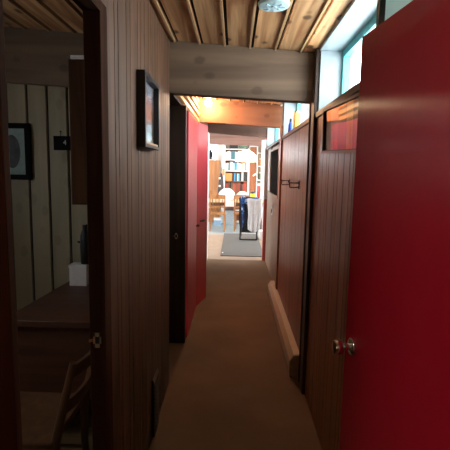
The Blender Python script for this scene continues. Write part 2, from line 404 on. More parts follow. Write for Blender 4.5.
# the leaf faces the corridor (-local y after the quarter turn is +x)
pull(d, .865, .955).location.y = -.03
d = empty('door_3', (XL + .014, 4.765, 0), 'red folding closet door standing ajar at the far end', 'door'); d['kind'] = 'structure'
a = math.atan2(5.125 - 4.765, .085)
l1 = leaf(d, 'leaf', .37, M['red2']); l1.rotation_euler.z = a
p = pull(l1, .16, .985); p.location.y = -.03
e1 = Vector((.37 * math.cos(a), .37 * math.sin(a), 0))
l2 = leaf(d, 'leaf', .38, M['red2']); l2.location = e1 + Vector((0, .012, 0)); l2.rotation_euler.z = PI - a

# ---------------------------------------------------------------- right wall
mb = MB()
grooved_yz(mb, XR, XR + .06, 1.10, 2.885, 0, LEDGE - .02, [.12, .075, .145, .06, .11])
mb.box(XR + .075, XR + .12, -1.8, 1.10, 0, 2.5, 0)
o = mb.build('wall_right', [M['panel_right'], M['groove']]); struct(o, 'reddish brown grooved panel wall behind the open red door', 'wall')
mb = MB(); grooved_yz(mb, XR, XR + .06, 3.095, 4.93, 0, LEDGE - .02, [.26, .30, .22, .28], gw=.003, gd=.003)
o = mb.build('wall_right.001', [M['panel_right'], M['groove']]); struct(o, 'smooth reddish plywood wall with two black wire hooks', 'wall')
mb = MB(); grooved_yz(mb, XR + .035, XR + .09, 5.08, 7.43, 0, LEDGE - .02, [.4, .38])
M['panel_far'] = wood('wood_panel_far', (.26, .15, .085), (.40, .25, .15), 2, .45)
o = mb.build('wall_right.002', [M['panel_far'], M['groove']]); struct(o, 'paler wood wall between the last beam post and the dining room', 'wall')
# posts
o = MB().box(XR - .022, XR + .17, 2.885, 2.99, 0, 2.355).build('trim_7', M['panel_dark'], bevel=.003); struct(o, 'dark post on the panel wall under the grey brown beam', 'post')
o = MB().box(XR - .018, XR + .17, 3.055, 3.095, 0, 2.04).build('trim_8', M['jamb'], bevel=.003); struct(o, 'thin brown strip on the far side of the dark post', 'trim')
o = MB().box(XR - .018, XR + .17, 4.93, 5.08, 0, 2.07).build('trim_9', M['panel_right'], bevel=.003); struct(o, 'reddish post carrying the orange lit beam', 'post')
# back wall outside everything, lower part
o = MB().box(.72, .80, -1.8, 7.5, -.06, LEDGE + .012).build('wall_right.003', M['palewall']); struct(o, 'pale outer wall under the high windows', 'wall')
# ledges = window sills
for i, (y0, y1) in enumerate([(1.10, 2.885), (3.095, 4.93), (5.08, 7.42)]):
    mb = MB().box(XR - .012, XR + .02, y0, y1, LEDGE - .03, LEDGE + .004, 0); mb.box(XR + .02, .72, y0, y1, LEDGE - .02, LEDGE, 1)
    o = mb.build('trim_%d' % (10 + i), [M['ledge'], M['reveal']], bevel=.002)
    struct(o, ['wooden ledge with white sill above the panel wall by the red door', 'wooden ledge with white sill carrying the blue bottle', 'wooden ledge above the far pale wood wall'][i], 'ledge')
# high windows
def transom(n, y0, y1, label):
    top = 2.335
    t = empty('window_%d' % n, (.69, (y0 + y1) / 2, LEDGE), label, 'window'); t['kind'] = 'structure'
    w = (y1 - y0) / 2; h = top - LEDGE
    mb = MB(); f = .042
    mb.box(-.02, .02, -w, w, 0, f); mb.box(-.02, .02, -w, w, h - f, h); mb.box(-.02, .02, -w, -w + f, f, h - f); mb.box(-.02, .02, w - f, w, f, h - f)
    mb.build('window_frame', M['teal'], t, bevel=.003)
    MB().box(-.003, .003, -w + f, w - f, f, h - f).build('pane', M['glass'], t)
    mb = MB().box(-.05, -.02, w - .10, w - .075, .03, .045); mb.box(-.055, -.035, w - .096, w - .079, .045, .085); mb.build('window_latch', M['black'], t)
    return t
m, nt, b = newmat('backlit_pale_strip'); out = nt.nodes['Material Output']
df = N(nt, 'ShaderNodeBsdfDiffuse'); df.inputs[0].default_value = (.55, .62, .60, 1); tl = N(nt, 'ShaderNodeBsdfTranslucent'); tl.inputs[0].default_value = (.80, .92, .90, 1)
mx = N(nt, 'ShaderNodeMixShader'); mx.inputs[0].default_value = .16; nt.links.new(df.outputs[0], mx.inputs[1]); nt.links.new(tl.outputs[0], mx.inputs[2]); nt.links.new(mx.outputs[0], out.inputs['Surface']); nt.nodes.remove(b)
t = empty('window_9', (XR + .012, 1.425, LEDGE), 'pale translucent strip added to brighten the wall above the red door', 'window'); t['kind'] = 'structure'  # translucent sheet added so daylight behind it brightens this wall strip
MB().box(-.001, .001, -.275, .275, .005, .40).build('pane', m, t)
transom(1, 1.72, 2.885, 'high bright window with teal frame above the ledge by the red door')
transom(2, 3.095, 4.93, 'second high window above the ledge with the blue bottle')
transom(3, 5.08, 7.42, 'third high window beyond the orange lit beam')
# white linings round the windows: head boards and side cheeks
mb = MB()
for y0, y1 in [(1.72, 2.885), (3.095, 4.93), (5.08, 7.42)]:
    mb.box(XR - .004, .72, y0, y1, 2.335, 2.40)
for y0, y1 in [(2.870, 2.8845), (3.0955, 3.11), (4.915, 4.9295), (5.081, 5.095), (1.705, 1.72), (7.405, 7.42)]:
    mb.box(XR + .004, .72, y0, y1, LEDGE + .005, 2.335)
o = mb.build('trim_13', M['reveal'], bevel=.002); struct(o, 'white boards lining the reveals of the high windows', 'trim')
mb = MB(); mb.box(XR, .72, 1.10, 1.15, LEDGE + .005, 2.42); mb.box(XR, .72, 1.15, 1.70, 2.345, 2.42); mb.box(XR + .03, .72, -1.8, 1.10, LEDGE, 2.45)
o = mb.build('wall_right.004', M['palegreen']); struct(o, 'pale green grey wall strip above the red door', 'wall')
o = MB().box(XR - .012, XR + .01, 1.675, 1.705, LEDGE, 2.345).build('trim_14', M['panel_dark']); struct(o, 'dark vertical strip between the teal window and the pale wall strip', 'trim')
mb = MB().box(.72, .76, 2.86, 3.12, 1.9, 2.6); mb.box(.72, .76, 4.90, 5.10, 1.9, 2.6); mb.box(.72, .76, 7.38, 7.5, 1.9, 2.6); mb.box(.72, .76, -1.8, 1.14, 1.9, 2.6); mb.box(.72, .76, -1.8, 7.5, 2.33, 2.6)
o = mb.build('wall_right.005', M['palewall']); struct(o, 'outer wall piers between the high windows', 'wall')
# wall behind the camera
mb = MB().box(-2.3, .85, -1.86, -1.80, 0, 2.7); mb.box(-1.7, -1.62, -1.8, -1.72, 0, 2.6); mb.box(-1.7, -1.62, -.9, .26, 0, 2.6); mb.box(-1.7, -1.62, -1.72, -.9, 0, 1.25); mb.box(-1.7, -1.62, -1.72, -.9, 2.4, 2.6); mb.box(-1.7, XL - .02, .18, .26, 0, 2.6)
o = mb.build('wall_near', M['panel_left']); struct(o, 'wood wall closing the corridor behind the camera', 'wall')

# ---------------------------------------------------------------- side room shell
mb = MB(); grooved_xz(mb, 3.03, 3.09, -2.306 + .0, XL - .07, 0, 2.16, [.142], gw=.010, gd=.01)
o = mb.build('wall_back', [M['pale_plank'], M['gap']]); struct(o, 'pale painted plank wall of the side room under the beam', 'wall')
mb = MB(); mb.box(-2.32, -2.25, .3, 1.2, 0, 2.66); mb.box(-2.32, -2.25, 1.85, 3.1, 0, 2.66); mb.box(-2.32, -2.25, 1.2, 1.85, 0, 1.45); mb.box(-2.32, -2.25, 1.2, 1.85, 1.9, 2.66); mb.box(-2.32, XL - .07, .26, .3, 0, 2.66)
mb.box(-2.32, -1.30, 3.09, 3.12, 0, 2.7)
o = mb.build('wall_side', M['palewall']); struct(o, 'plain wall of the side room left of the desk', 'wall')

# ---------------------------------------------------------------- dining room shell
mb = MB()
wx0, wx1, wz0, wz1 = -1.75, -.50, 1.86, 2.34
mb.box(-3.2, wx0, 12.95, 13.05, 0, 2.5); mb.box(wx1, 2.8, 12.95, 13.05, 0, 2.5); mb.box(wx0, wx1, 12.95, 13.05, 0, wz0); mb.box(wx0, wx1, 12.95, 13.05, wz1, 2.5)
o = mb.build('wall_far', M['palewall']); struct(o, 'pale far wall of the dining room behind the bookcase', 'wall')
def win_in(n, axis, c, a0, a1, z0, z1, label, bars=3):
    t = empty('window_%d' % n, (0, 0, 0), label, 'window'); t['kind'] = 'structure'
    f = .05; mb = MB()
    def bx(u0, u1, w0, w1, d=.03, tgt=None):
        q = tgt or mb
        if axis == 0: q.box(c - d, c + d, u0, u1, w0, w1)
        else: q.box(u0, u1, c - d, c + d, w0, w1)
    bx(a0, a1, z0, z0 + f); bx(a0, a1, z1 - f, z1); bx(a0, a0 + f, z0 + f, z1 - f); bx(a1 - f, a1, z0 + f, z1 - f)
    for i in range(1, bars):
        u = a0 + (a1 - a0) * i / bars; bx(u - .02, u + .02, z0 + f, z1 - f)
    mb.build('window_frame', M['white'], t)
    g = MB(); bx(a0 + f, a1 - f, z0 + f, z1 - f, .003, g); g.build('pane', M['glass'], t)
win_in(7, 0, -2.285, 1.2, 1.85, 1.45, 1.9, 'small unseen window added to light the side room', 2)  # added out of view to brighten the side room
win_in(8, 0, -1.66, -1.72, -.9, 1.25, 2.4, 'unseen lobby window added to light the red door', 2)  # added behind the camera to light the near red door
win_in(4, 1, 12.99, wx0, wx1, wz0, wz1, 'bright window in the far wall above the orange wood panel', 2)
mb = MB(); y0, y1, z0, z1 = 8.3, 12.2, .7, 2.3
mb.box(-3.28, -3.2, 7.46, y0, 0, 2.5); mb.box(-3.28, -3.2, y1, 13.05, 0, 2.5); mb.box(-3.28, -3.2, y0, y1, 0, z0); mb.box(-3.28, -3.2, y0, y1, z1, 2.5)
mb.box(-3.2, -.62, 7.5, 7.56, 0, 2.5)
o = mb.build('wall_left.004', M['palewall']); struct(o, 'dining room wall with the wide side window', 'wall')
win_in(5, 0, -3.24, y0, y1, z0, z1, 'wide side window lighting the dining room')
mb = MB(); mb.box(2.8, 2.88, 7.46, 8.4, 0, 2.5); mb.box(2.8, 2.88, 12.4, 13.05, 0, 2.5); mb.box(2.8, 2.88, 8.4, 12.4, 0, .7); mb.box(2.8, 2.88, 8.4, 12.4, 2.3, 2.5)
mb.box(.62, 2.8, 7.5, 7.56, 0, 2.5)
o = mb.build('wall_right.006', M['palewall']); struct(o, 'dining room wall opposite the wide side window', 'wall')
win_in(6, 0, 2.84, 8.4, 12.4, .7, 2.3, 'second wide window lighting the dining room')
# pinkish red post with the long white sheet
o = MB().box(.507, .60, 7.436, 7.54, 0, 2.12).build('trim_15', M['pink'], bevel=.004); struct(o, 'pinkish red painted post at the dining room opening', 'post')
o = MB().prism([(.452, 7.60), (.459, 7.60), (.5065, 7.4285), (.562, 7.4345), (.562, 7.428), (.504, 7.421)], 1.08, 2.09, 2).build('paper_sheet', M['white']); tag(o, 'long white paper sheet hung round the corner of the pinkish red post', 'paper')
o = MB().box(.601, .72, 7.445, 7.56, 0, 2.12).build('trim_16', M['panel_far']); struct(o, 'wood strip between the corridor and the pinkish red post', 'trim')

# ---------------------------------------------------------------- red door standing open against the right wall
hx, hy = .525, .765; ex, ey = .427, 1.555
L_ = math.hypot(ex - hx, ey - hy); ang = math.atan2(ey - hy, ex - hx)
d = empty('door_1', (hx, hy, 0), 'large glossy red door standing open along the right wall', 'door'); d['kind'] = 'structure'; d.rotation_euler.z = ang
MB().box(0, L_, -.036, 0, .012, 2.03).build('door_slab', M['red'], d)
me = d.children[0].data; uv = me.uv_layers.new(name='UVMap')
for lp in me.loops: co_ = me.vertices[lp.vertex_index].co; uv.data[lp.index].uv = (co_.x, co_.z)
# local +y faces the corridor
kx, kz = L_ - .062, .945
A = Matrix.Translation((kx, 0, kz)) @ Matrix.Rotation(-PI / 2, 4, 'X')
MB().lathe([(0, 0), (.031, 0), (.031, .004), (.026, .008), (0, .008)], 28, A).build('rosette', M['chrome'], d)['label'] = 'round chrome rosette'
MB().lathe([(0, .006), (.011, .006), (.0105, .028), (.014, .032), (.023, .038), (.0265, .050), (.0265, .060), (.023, .066), (.010, .068), (0, .068)], 28, A).build('door_knob', M['chrome'], d)['label'] = 'chrome door knob'
mb = MB().box(L_ - .001, L_ + .002, -.030, -.006, kz - .03, kz + .03); mb.prism([(L_ + .002, -.024), (L_ + .012, -.012), (L_ + .002, -.012)], kz - .01, kz + .01, 2)
mb.build('latch_plate', M['chrome'], d)
for hz in (.25, 1.05, 1.80):
    MB().cyl((-.004, .004, hz - .045), (-.004, .004, hz + .045), .007, n=10).build('hinge', M['brass'], d)

# ---------------------------------------------------------------- framed landscape on the left wall
y0, y1, z0, z1 = 2.0, 2.37, 1.668, 2.012
t = empty('framed_picture', (XL, (y0 + y1) / 2, z0), 'black framed landscape picture on the brown grooved wall', 'picture')
w, h, f, dp = (y1 - y0) / 2, z1 - z0, .022, .042
mb = MB(); mb.box(.001, dp, -w, w, 0, f * .7); mb.box(.001, dp, -w, w, h - f, h); mb.box(.001, dp, -w, -w + f, f * .7, h - f); mb.box(.001, dp, w - f, w, f * .7, h - f)
mb.build('frame', M['black'], t, bevel=.002)
mb = MB(); g = .012
mb.box(.010, dp - .006, -w + f, w - f, f * .7, f * .7 + g); mb.box(.010, .0135, w - f - .006, w - f, f * .7 + g, h - f)
mb.build('inner_lip', M['batten'], t)['label'] = 'pale wooden inner lip'
pic = banded('landscape_print', 2, .03, h - .03, [(0, (.75, .78, .80)), (.12, (.72, .76, .80)), (.20, (.20, .27, .32)), (.36, (.24, .30, .34)), (.42, (.42, .22, .18)), (.62, (.40, .27, .24)), (.74, (.28, .33, .42)), (.8, (.42, .52, .66)), (1, (.50, .62, .76))], .5, .03, 9)
MB().box(.003, .010, -w + f, w - f, f * .7, h - f).build('print', pic, t)
MB().box(.020, .022, -w + f, w - f, f * .7, h - f).build('glass', M['glass'], t)

# small picture on the right panel wall
y0, y1, z0, z1 = 1.78, 2.42, 1.662, 1.900
t = empty('framed_picture.001', (XR - .012, (y0 + y1) / 2, z0), 'small framed picture under the ledge by the red door', 'picture')
t.rotation_euler = (math.radians(1.7), -math.radians(1.7), math.radians(1.5))
w, h, f, dp = (y1 - y0) / 2, z1 - z0, .014, .03
mb = MB(); mb.box(-dp, -.001, -w, w, 0, f); mb.box(-dp, -.001, -w, w, h - f, h); mb.box(-dp, -.001, -w, -w + f, f, h - f); mb.box(-dp, -.001, w - f, w, f, h - f)
mb.build('frame', [M['panel_dark']], t, bevel=.002)
mb = MB().box(-dp - .004, -dp, -w, w, -.002, .010); mb.build('bottom_lip', M['ledge'], t)
MB().box(-.012, -.002, -w + f, w - f, f, h - f).build('backing', M['panel_dark'], t)
stripes = banded('striped_bands', 1, -w + f, w - f, [(0, (.05, .05, .05)), (.19, (.06, .05, .05)), (.20, (.60, .50, .05)), (.34, (.60, .52, .06)), (.35, (.10, .08, .07)), (.57, (.08, .06, .06)), (.6, (.30, .22, .34)), (.82, (.36, .28, .40)), (.84, (.10, .06, .05)), (1, (.08, .05, .04))], .4, .006, 9)  # coloured stripes behind the glass
MB().box(-.0135, -.012, -w + f, w - f, f, h - f).build('print', stripes, t)
MB().box(-.020, -.018, -w + f, w - f, f, h - f).build('glass', M['glass'], t)
MB().box(-.0142, -.0135, .06, .20, f, f + .05).build('pink_patch', flat('pink_fill', (.60, .20, .20), .5), t)

# ---------------------------------------------------------------- wall register low on the left wall
t = empty('wall_register', (XL, 2.40, 0), 'dark metal heat register low on the brown grooved wall', 'register')
M['darkmetal'] = flat('dark_brown_metal', (.022, .014, .010), .45, .3)
mb = MB().prism([(0, .012), (.016, .012), (.016, .345), (.009, .362), (0, .362)], -.075, .075, 1)
mb.build('cover', M['darkmetal'], t, bevel=.002)
mb = MB()
for i in range(12):
    z = .045 + i * .024
    mb.box(.015, .0195, -.062, .062, z, z + .011)
mb.build('louvers', M['darkmetal'], t)
MB().prism([(.0165, .340), (.018, .343), (.010, .366), (.008, .364)], -.075, .075, 1).build('top_edge', flat('pale_metal_edge', (.34, .25, .18), .35, .6), t)['label'] = 'pale top edge'  # edge strip in a paler metal tone than the cover

# ---------------------------------------------------------------- baseboard heater on the right wall
t = empty('baseboard_heater', (XR, 4.25, 0), 'long cream baseboard heater along the plywood wall', 'heater')
y0, y1 = -1.14, 1.10
MB().prism([(-.082, .135), (-.052, .182), (-.002, .186), (-.002, .176), (-.048, .170), (-.075, .130)], y0 + .02, y1 - .02, 1).build('top_cover', M['cream'], t, bevel=.0015)
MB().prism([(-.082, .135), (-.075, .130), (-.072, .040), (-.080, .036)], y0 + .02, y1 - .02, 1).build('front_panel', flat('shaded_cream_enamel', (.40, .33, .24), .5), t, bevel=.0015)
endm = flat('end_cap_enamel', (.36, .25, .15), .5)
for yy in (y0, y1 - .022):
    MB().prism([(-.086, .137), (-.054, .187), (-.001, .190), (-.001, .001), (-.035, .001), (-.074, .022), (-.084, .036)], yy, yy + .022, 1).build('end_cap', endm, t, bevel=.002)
mb = MB()
for i in range(54): mb.box(-.066, -.012, y0 + .04 + i * .04, y0 + .042 + i * .04, .055, .125)
mb.tube([(-.04, y0 + .02, .09), (-.04, y1 - .02, .09)], .011, 10); mb.box(-.010, -.001, y0 + .02, y1 - .02, .02, .175)
mb.build('fin_core', M['darkmetal'], t)
for yy in (y0 + .03, 0, y1 - .05): MB().box(-.075, -.004, yy, yy + .012, 0, .04).build('bracket', M['darkmetal'], t)

# ---------------------------------------------------------------- black wire hooks on the plywood wall
def hook(y, z, label, first=None):
    t = empty('wire_hook', (XR, y, z), label, 'hook', None)
    MB().box(-.006, 0, -.012, .012, -.035, .035).build('back_plate', M['black'], t, bevel=.001)
    MB().tube([(-.004, 0, .016), (-.072, 0, .016), (-.078, 0, .010), (-.078, 0, -.016), (-.072, 0, -.022), (-.030, 0, -.022), (-.004, 0, -.016)], .0042, 8).build('wire_loop', M['black'], t)
    MB().tube([(-.076, 0, .014), (-.084, .0, .020), (-.088, 0, .032)], [.0042, .0045, .006], 8).build('tip', M['black'], t)
hook(3.55, 1.458, 'black wire coat hook nearer the dark post on the plywood wall')
hook(4.15, 1.462, 'black wire coat hook farther along the plywood wall, beyond its twin')
bar = MB().tube([(XR - .03, 3.57, 1.472), (XR - .03, 4.13, 1.476)], .003, 8).build('hook_bar', M['black']); tag(bar, 'thin black rod spanning between the two wire hooks', 'rod')

# ---------------------------------------------------------------- bottle and yellow pack on the ledge
t = empty('blue_bottle', (.560, 4.50, LEDGE + .004), 'blue plastic bottle with dark cap on the high ledge', 'bottle')
MB().lathe([(0, 0), (.024, 0), (.027, .008), (.027, .085), (.020, .105), (.012, .115), (.012, .120), (0, .120)], 20).build('body', M['blue'], t)
MB().lathe([(0, .118), (.014, .118), (.014, .142), (.010, .150), (0, .150)], 16).build('cap', M['black'], t)
t = empty('yellow_carton', (.566, 4.12, LEDGE + .004), 'tall yellow carton on the high ledge before the blue bottle', 'carton', rotz=.2)
MB().box(-.022, .022, -.035, .035, 0, .155).build('box', M['yellow'], t, bevel=.002)
MB().prism([(-.022, .155), (.022, .155), (.002, .180), (-.002, .180)], -.035, .035, 1).build('folded_top', flat('pale_yellow_card', (.75, .62, .18), .5), t)

# ---------------------------------------------------------------- smoke detector and bulb on the ceiling
dx, dy = .168, 2.16
t = empty('smoke_detector', (dx, dy, cz(dx)), 'round white smoke detector under the pine ceiling', 'smoke detector')
MB().lathe([(0, -.040), (.060, -.040), (.072, -.036), (.076, -.029), (.076, -.021), (.066, -.016), (.066, -.002), (0, -.002)], 36).build('body', flat('daylight_tinted_white_plastic', (.62, .84, .88), .35, 0, .03), t)  # cyan tint of the window light is put into the white body colour
mb = MB()
for a in range(8):
    r = Matrix.Rotation(a * PI / 4, 4, 'Z'); mb.box(.030, .052, -.004, .004, -.0425, -.039, 0, r)
mb.build('vent_slots', flat('pale_blue_plastic', (.36, .60, .72), .5), t)
MB().lathe([(0, -.0435), (.014, -.0435), (.014, -.038), (0, -.038)], 16).build('test_button', flat('button_plastic', (.55, .68, .74), .5), t)
bx_, by_ = -.325, 5.10
t = empty('light_bulb', (bx_, by_, cz(bx_)), 'bare glowing bulb in a ceiling socket before the orange beam', 'lamp')
MB().lathe([(0, -.004), (.045, -.004), (.040, -.016), (.022, -.022), (.020, -.030), (0, -.030)][::-1], 24).build('socket', M['white'], t)
MB().lathe([(0, -.115), (.018, -.112), (.032, -.100), (.038, -.082), (.034, -.064), (.022, -.046), (.015, -.034), (.014, -.028), (0, -.028)], 24).build('glass_bulb', M['bulb'], t)

# ---------------------------------------------------------------- side room things
# oval portrait
x0, x1, z0, z1 = -1.70, -1.43, 1.475, 1.865
t = empty('framed_portrait', ((x0 + x1) / 2, 3.03, z0), 'black framed oval portrait on the pale plank wall', 'picture')
w, h, f = (x1 - x0) / 2, z1 - z0, .036
mb = MB(); mb.box(-w, w, -.03, -.001, 0, f); mb.box(-w, w, -.03, -.001, h - f, h); mb.box(-w, -w + f, -.03, -.001, f, h - f); mb.box(w - f, w, -.03, -.001, f, h - f)
mb.build('frame', flat('matte_black_frame', (.008, .008, .009), .9, spec=.1), t, bevel=.002)
MB().box(-w + f, w - f, -.010, -.001, f, h - f).build('mat_board', flat('pale_blue_mat', (.26, .35, .33), .8), t)
A = Matrix.Translation((0, -.010, h / 2)) @ Matrix.Rotation(PI / 2, 4, 'X') @ Matrix.Diagonal((.058, .115, 1, 1))
ov = MB().lathe([(0, 0), (1, 0), (1, .002), (0, .002)], 40, A).build('oval_print', flat('dark_oval_print', (.035, .038, .045), .6, 0, .6, 22), t)
# number plate
t = empty('number_plate', (-1.207, 3.03, 1.685), 'small black square plate with a white 4 hanging from a nail', 'sign')
MB().box(-.063, .063, -.012, -.002, 0, .098).build('plate', flat('matte_black_plate', (.008, .008, .009), .9, spec=.1), t, bevel=.002)
MB().tube([(-.012, -.002, .128), (-.012, -.016, .130)], .004, 8).build('nail', M['darkmetal'], t)
mb = MB().tube([(-.012, -.010, .128), (-.012, -.008, .096)], .002, 6); mb.build('string', M['darkmetal'], t)
cu = bpy.data.curves.new('digit', 'FONT'); cu.body = '4'; cu.size = .048; cu.extrude = .0008; cu.align_x = 'CENTER'; cu.align_y = 'CENTER'
cu.materials.append(M['white']); o = bpy.data.objects.new('digit', cu); me = bpy.data.meshes.new_from_object(o); bpy.data.objects.remove(o); o = bpy.data.objects.new('digit', me); COL.objects.link(o); o.parent = t; o.location = (.018, -.0128, .052); o.rotation_euler = (PI / 2, 0, 0)
o['label'] = 'white digit 4'
# desk
t = empty('desk', (-.88, 2.60, 0), 'dark wooden desk against the pale plank wall in the side room', 'desk')
MB().prism([(-.262, -.41), (.34, -.41), (.34, .425), (-.305, .425), (-.355, -.41)][1:], .715, .75, 2).build('desk_top', M['desk'], t, bevel=.003)
MB().box(-.32, .33, -.04, -.02, .0, .715).build('modesty_panel', M['desk'], t)
MB().box(-.33, -.31, -.36, .42, 0, .715).build('side_panel', M['desk'], t)
MB().box(.315, .335, -.36, .42, 0, .715).build('side_panel', M['desk'], t)
MB().box(-.31, .315, -.375, -.355, .30, .713).build('front_panel', M['desk'], t)
# white box and black flask on the desk
t = empty('white_box', (-1.075, 2.94, .75), 'small white box on the desk against the plank wall', 'box')
MB().box(-.06, .06, -.05, .05, 0, .125).build('body', M['paper'], t, bevel=.003); MB().box(-.063, .063, -.053, .053, .125, .148).build('lid', M['white'], t, bevel=.003)
t = empty('black_flask', (-1.035, 2.94, .898), 'slim black flask standing on the white box', 'flask')
MB().lathe([(0, 0), (.030, 0), (.034, .01), (.036, .12), (.032, .20), (.020, .235), (.014, .245), (0, .245)], 20).build('body', M['black'], t)
MB().lathe([(0, .243), (.017, .243), (.017, .275), (0, .275)], 16).build('stopper', M['black'], t)
MB().cyl((-.034, 0, .15), (-.052, 0, .155), .007, n=8).build('side_lug', M['black'], t)
# wall cabinet with a folded white towel on top
t = empty('wall_cabinet', (-.82, 2.84, 1.33), 'brown wooden wall cabinet above the desk', 'cabinet')
MB().box(-.225, .20, -.10, .145, 0, .90).build('body', M['jamb'], t, bevel=.003)
MB().box(-.215, .19, -.118, -.102, .01, .89).build('door', M['jamb'], t, bevel=.003)
MB().cyl((.16, -.118, .30), (.16, -.14, .30), .010, n=12).build('knob', M['brass'], t)
t = empty('folded_towel', (-.93, 2.80, 2.23), 'white folded towel on top of the brown wall cabinet', 'towel')
mb = MB(); mb.box(-.10, .10, -.07, .07, .0, .012); mb.box(-.10, .10, -.068, .07, .0125, .024)
mb.build('towel', M['paper'], t, bevel=.005)

def curve_pts(p0, p1, bulge, n=9):
    p0, p1, b = Vector(p0), Vector(p1), Vector(bulge)
    return [p0.lerp(p1, i / (n - 1)) + b * (1 - (2 * i / (n - 1) - 1) ** 2) for i in range(n)]
# wooden chair by the desk (local +y = forward)
t = empty('wooden_chair', (-.90, 1.785, 0), 'brown wooden chair seen through the near doorway by the desk', 'chair', rotz=PI / 2)
for s in (-1, 1):
    MB().tube([(s * .17, -.20, 0), (s * .17, -.185, .25), (s * .17, -.19, .45), (s * .172, -.23, .62), (s * .176, -.275, .80)], [.015, .018, .02, .018, .014], 10).build('back_post', M['chairdark'], t)
    MB().tube([(s * .175, .18, 0), (s * .175, .18, .44)], [.014, .019], 10).build('leg', M['chairdark'], t)
    MB().tube([(s * .172, -.19, .20), (s * .172, .18, .20)], .009, 8).build('stretcher', M['chairdark'], t)
MB().box(-.20, .20, -.19, .21, .435, .465).build('seat', M['chairdark'], t, bevel=.008)
for z, yy in ((.76, -.268), (.60, -.225)):
    mb = MB(); pts = curve_pts((-.17, yy, z), (.17, yy, z), (0, -.03, 0))
    vs = []; fs = []
    for p in pts:
        for dz in (-.025, .025):
            for dy in (-.008, .008): vs.append(p + Vector((0, dy, dz)))
    for i in range(len(pts) - 1):
        for q, r in ((0, 1), (1, 3), (3, 2), (2, 0)): fs.append((i * 4 + q, i * 4 + r, i * 4 + 4 + r, i * 4 + 4 + q))
    fs += [(0, 1, 3, 2), (len(pts) * 4 - 4, len(pts) * 4 - 2, len(pts) * 4 - 1, len(pts) * 4 - 3)]
    mb.add(vs, fs, 0, True); mb.build('back_slat', M['chairdark'], t)

# ---------------------------------------------------------------- dining room things
o = MB().box(-.235, .572, 7.74, 10.55, .0005, .012).build('runner_mat', M['mat'], bevel=.003); tag(o, 'long grey runner mat on the dining room floor', 'mat')
o2 = MB().box(-.215, -.190, 7.98, 8.07, .0122, .0135).build('pale_tag', M['paper'], o); o2['label'] = 'small pale tag on the mat corner'

# table
t = empty('dining_table', (-.02, 11.75, 0), 'honey wood dining table with a pale top before the bookcase', 'table')
M['tabletop'] = wood('pale_table_top', (.55, .38, .20), (.70, .52, .30), 0, .35)
MB().box(-.85, .85, -.55, .55, .72, .75).build('table_top', M['tabletop'], t, bevel=.006)
mb = MB(); mb.box(-.76, .76, -.47, -.45, .63, .72); mb.box(-.76, .76, .45, .47, .63, .72); mb.box(-.76, -.74, -.45, .45, .63, .72); mb.box(.74, .76, -.45, .45, .63, .72)
mb.build('apron', M['chairdark'], t)
for sx in (-1, 1):
    for sy in (-1, 1): MB().tube([(sx * .74, sy * .45, 0), (sx * .74, sy * .45, .72)], [.022, .034], 12).build('leg', M['chairdark'], t)
# wooden dining chairs (local +y forward: faces the table)
def dining_chair(loc, rz, label):
    t = empty('dining_chair', loc, label, 'chair', rotz=rz)
    for s in (-1, 1):
        MB().tube([(s * .185, -.19, 0), (s * .18, -.18, .44), (s * .185, -.22, .66), (s * .19, -.27, .93)], [.016, .021, .018, .016], 10).build('leg', M['chairwood'], t)['label'] = 'back leg running up into the back post'
        MB().tube([(s * .20, .20, 0), (s * .19, .18, .44)], [.014, .021], 10).build('leg', M['chairwood'], t)
        MB().tube([(s * .19, -.185, .22), (s * .195, .19, .22)], .010, 8).build('stretcher', M['chairwood'], t)
    MB().box(-.215, .215, -.21, .22, .435, .47).build('seat', M['chairwood'], t, bevel=.010)
    def rail(name, z, hh, y, mat):
        pts = curve_pts((-.195, y, z), (.195, y, z), (0, -.035, .012)); vs = []; fs = []
        for p in pts:
            for dz in (-hh, hh):
                for dy in (-.010, .010): vs.append(p + Vector((0, dy, dz)))
        for i in range(len(pts) - 1):
            for q, r in ((0, 1), (1, 3), (3, 2), (2, 0)): fs.append((i * 4 + q, i * 4 + r, i * 4 + 4 + r, i * 4 + 4 + q))
        fs += [(0, 1, 3, 2), (len(pts) * 4 - 4, len(pts) * 4 - 2, len(pts) * 4 - 1, len(pts) * 4 - 3)]
        MB().add(vs, fs, 0, True).build(name, mat, t)
    rail('crest_rail', .885, .055, -.262, M['chairwood']); rail('back_rail', .63, .020, -.215, M['chairwood'])
    for i in range(4):
        u = -.12 + i * .08
        MB().tube([(u, -.245, .64), (u, -.29, .84)], .009, 8).build('spindle', M['chairdark'], t)
    return t
dining_chair((-.425, 11.08, 0), 0, 'honey wood spindle chair seen from behind at the table, nearest the white end post')
dining_chair((.22, 11.15, 0), -.12, 'honey wood spindle chair at the table, partly behind the draped black chair')
c3 = dining_chair((-.72, 12.56, 0), PI, 'honey wood spindle chair on the far side of the table')

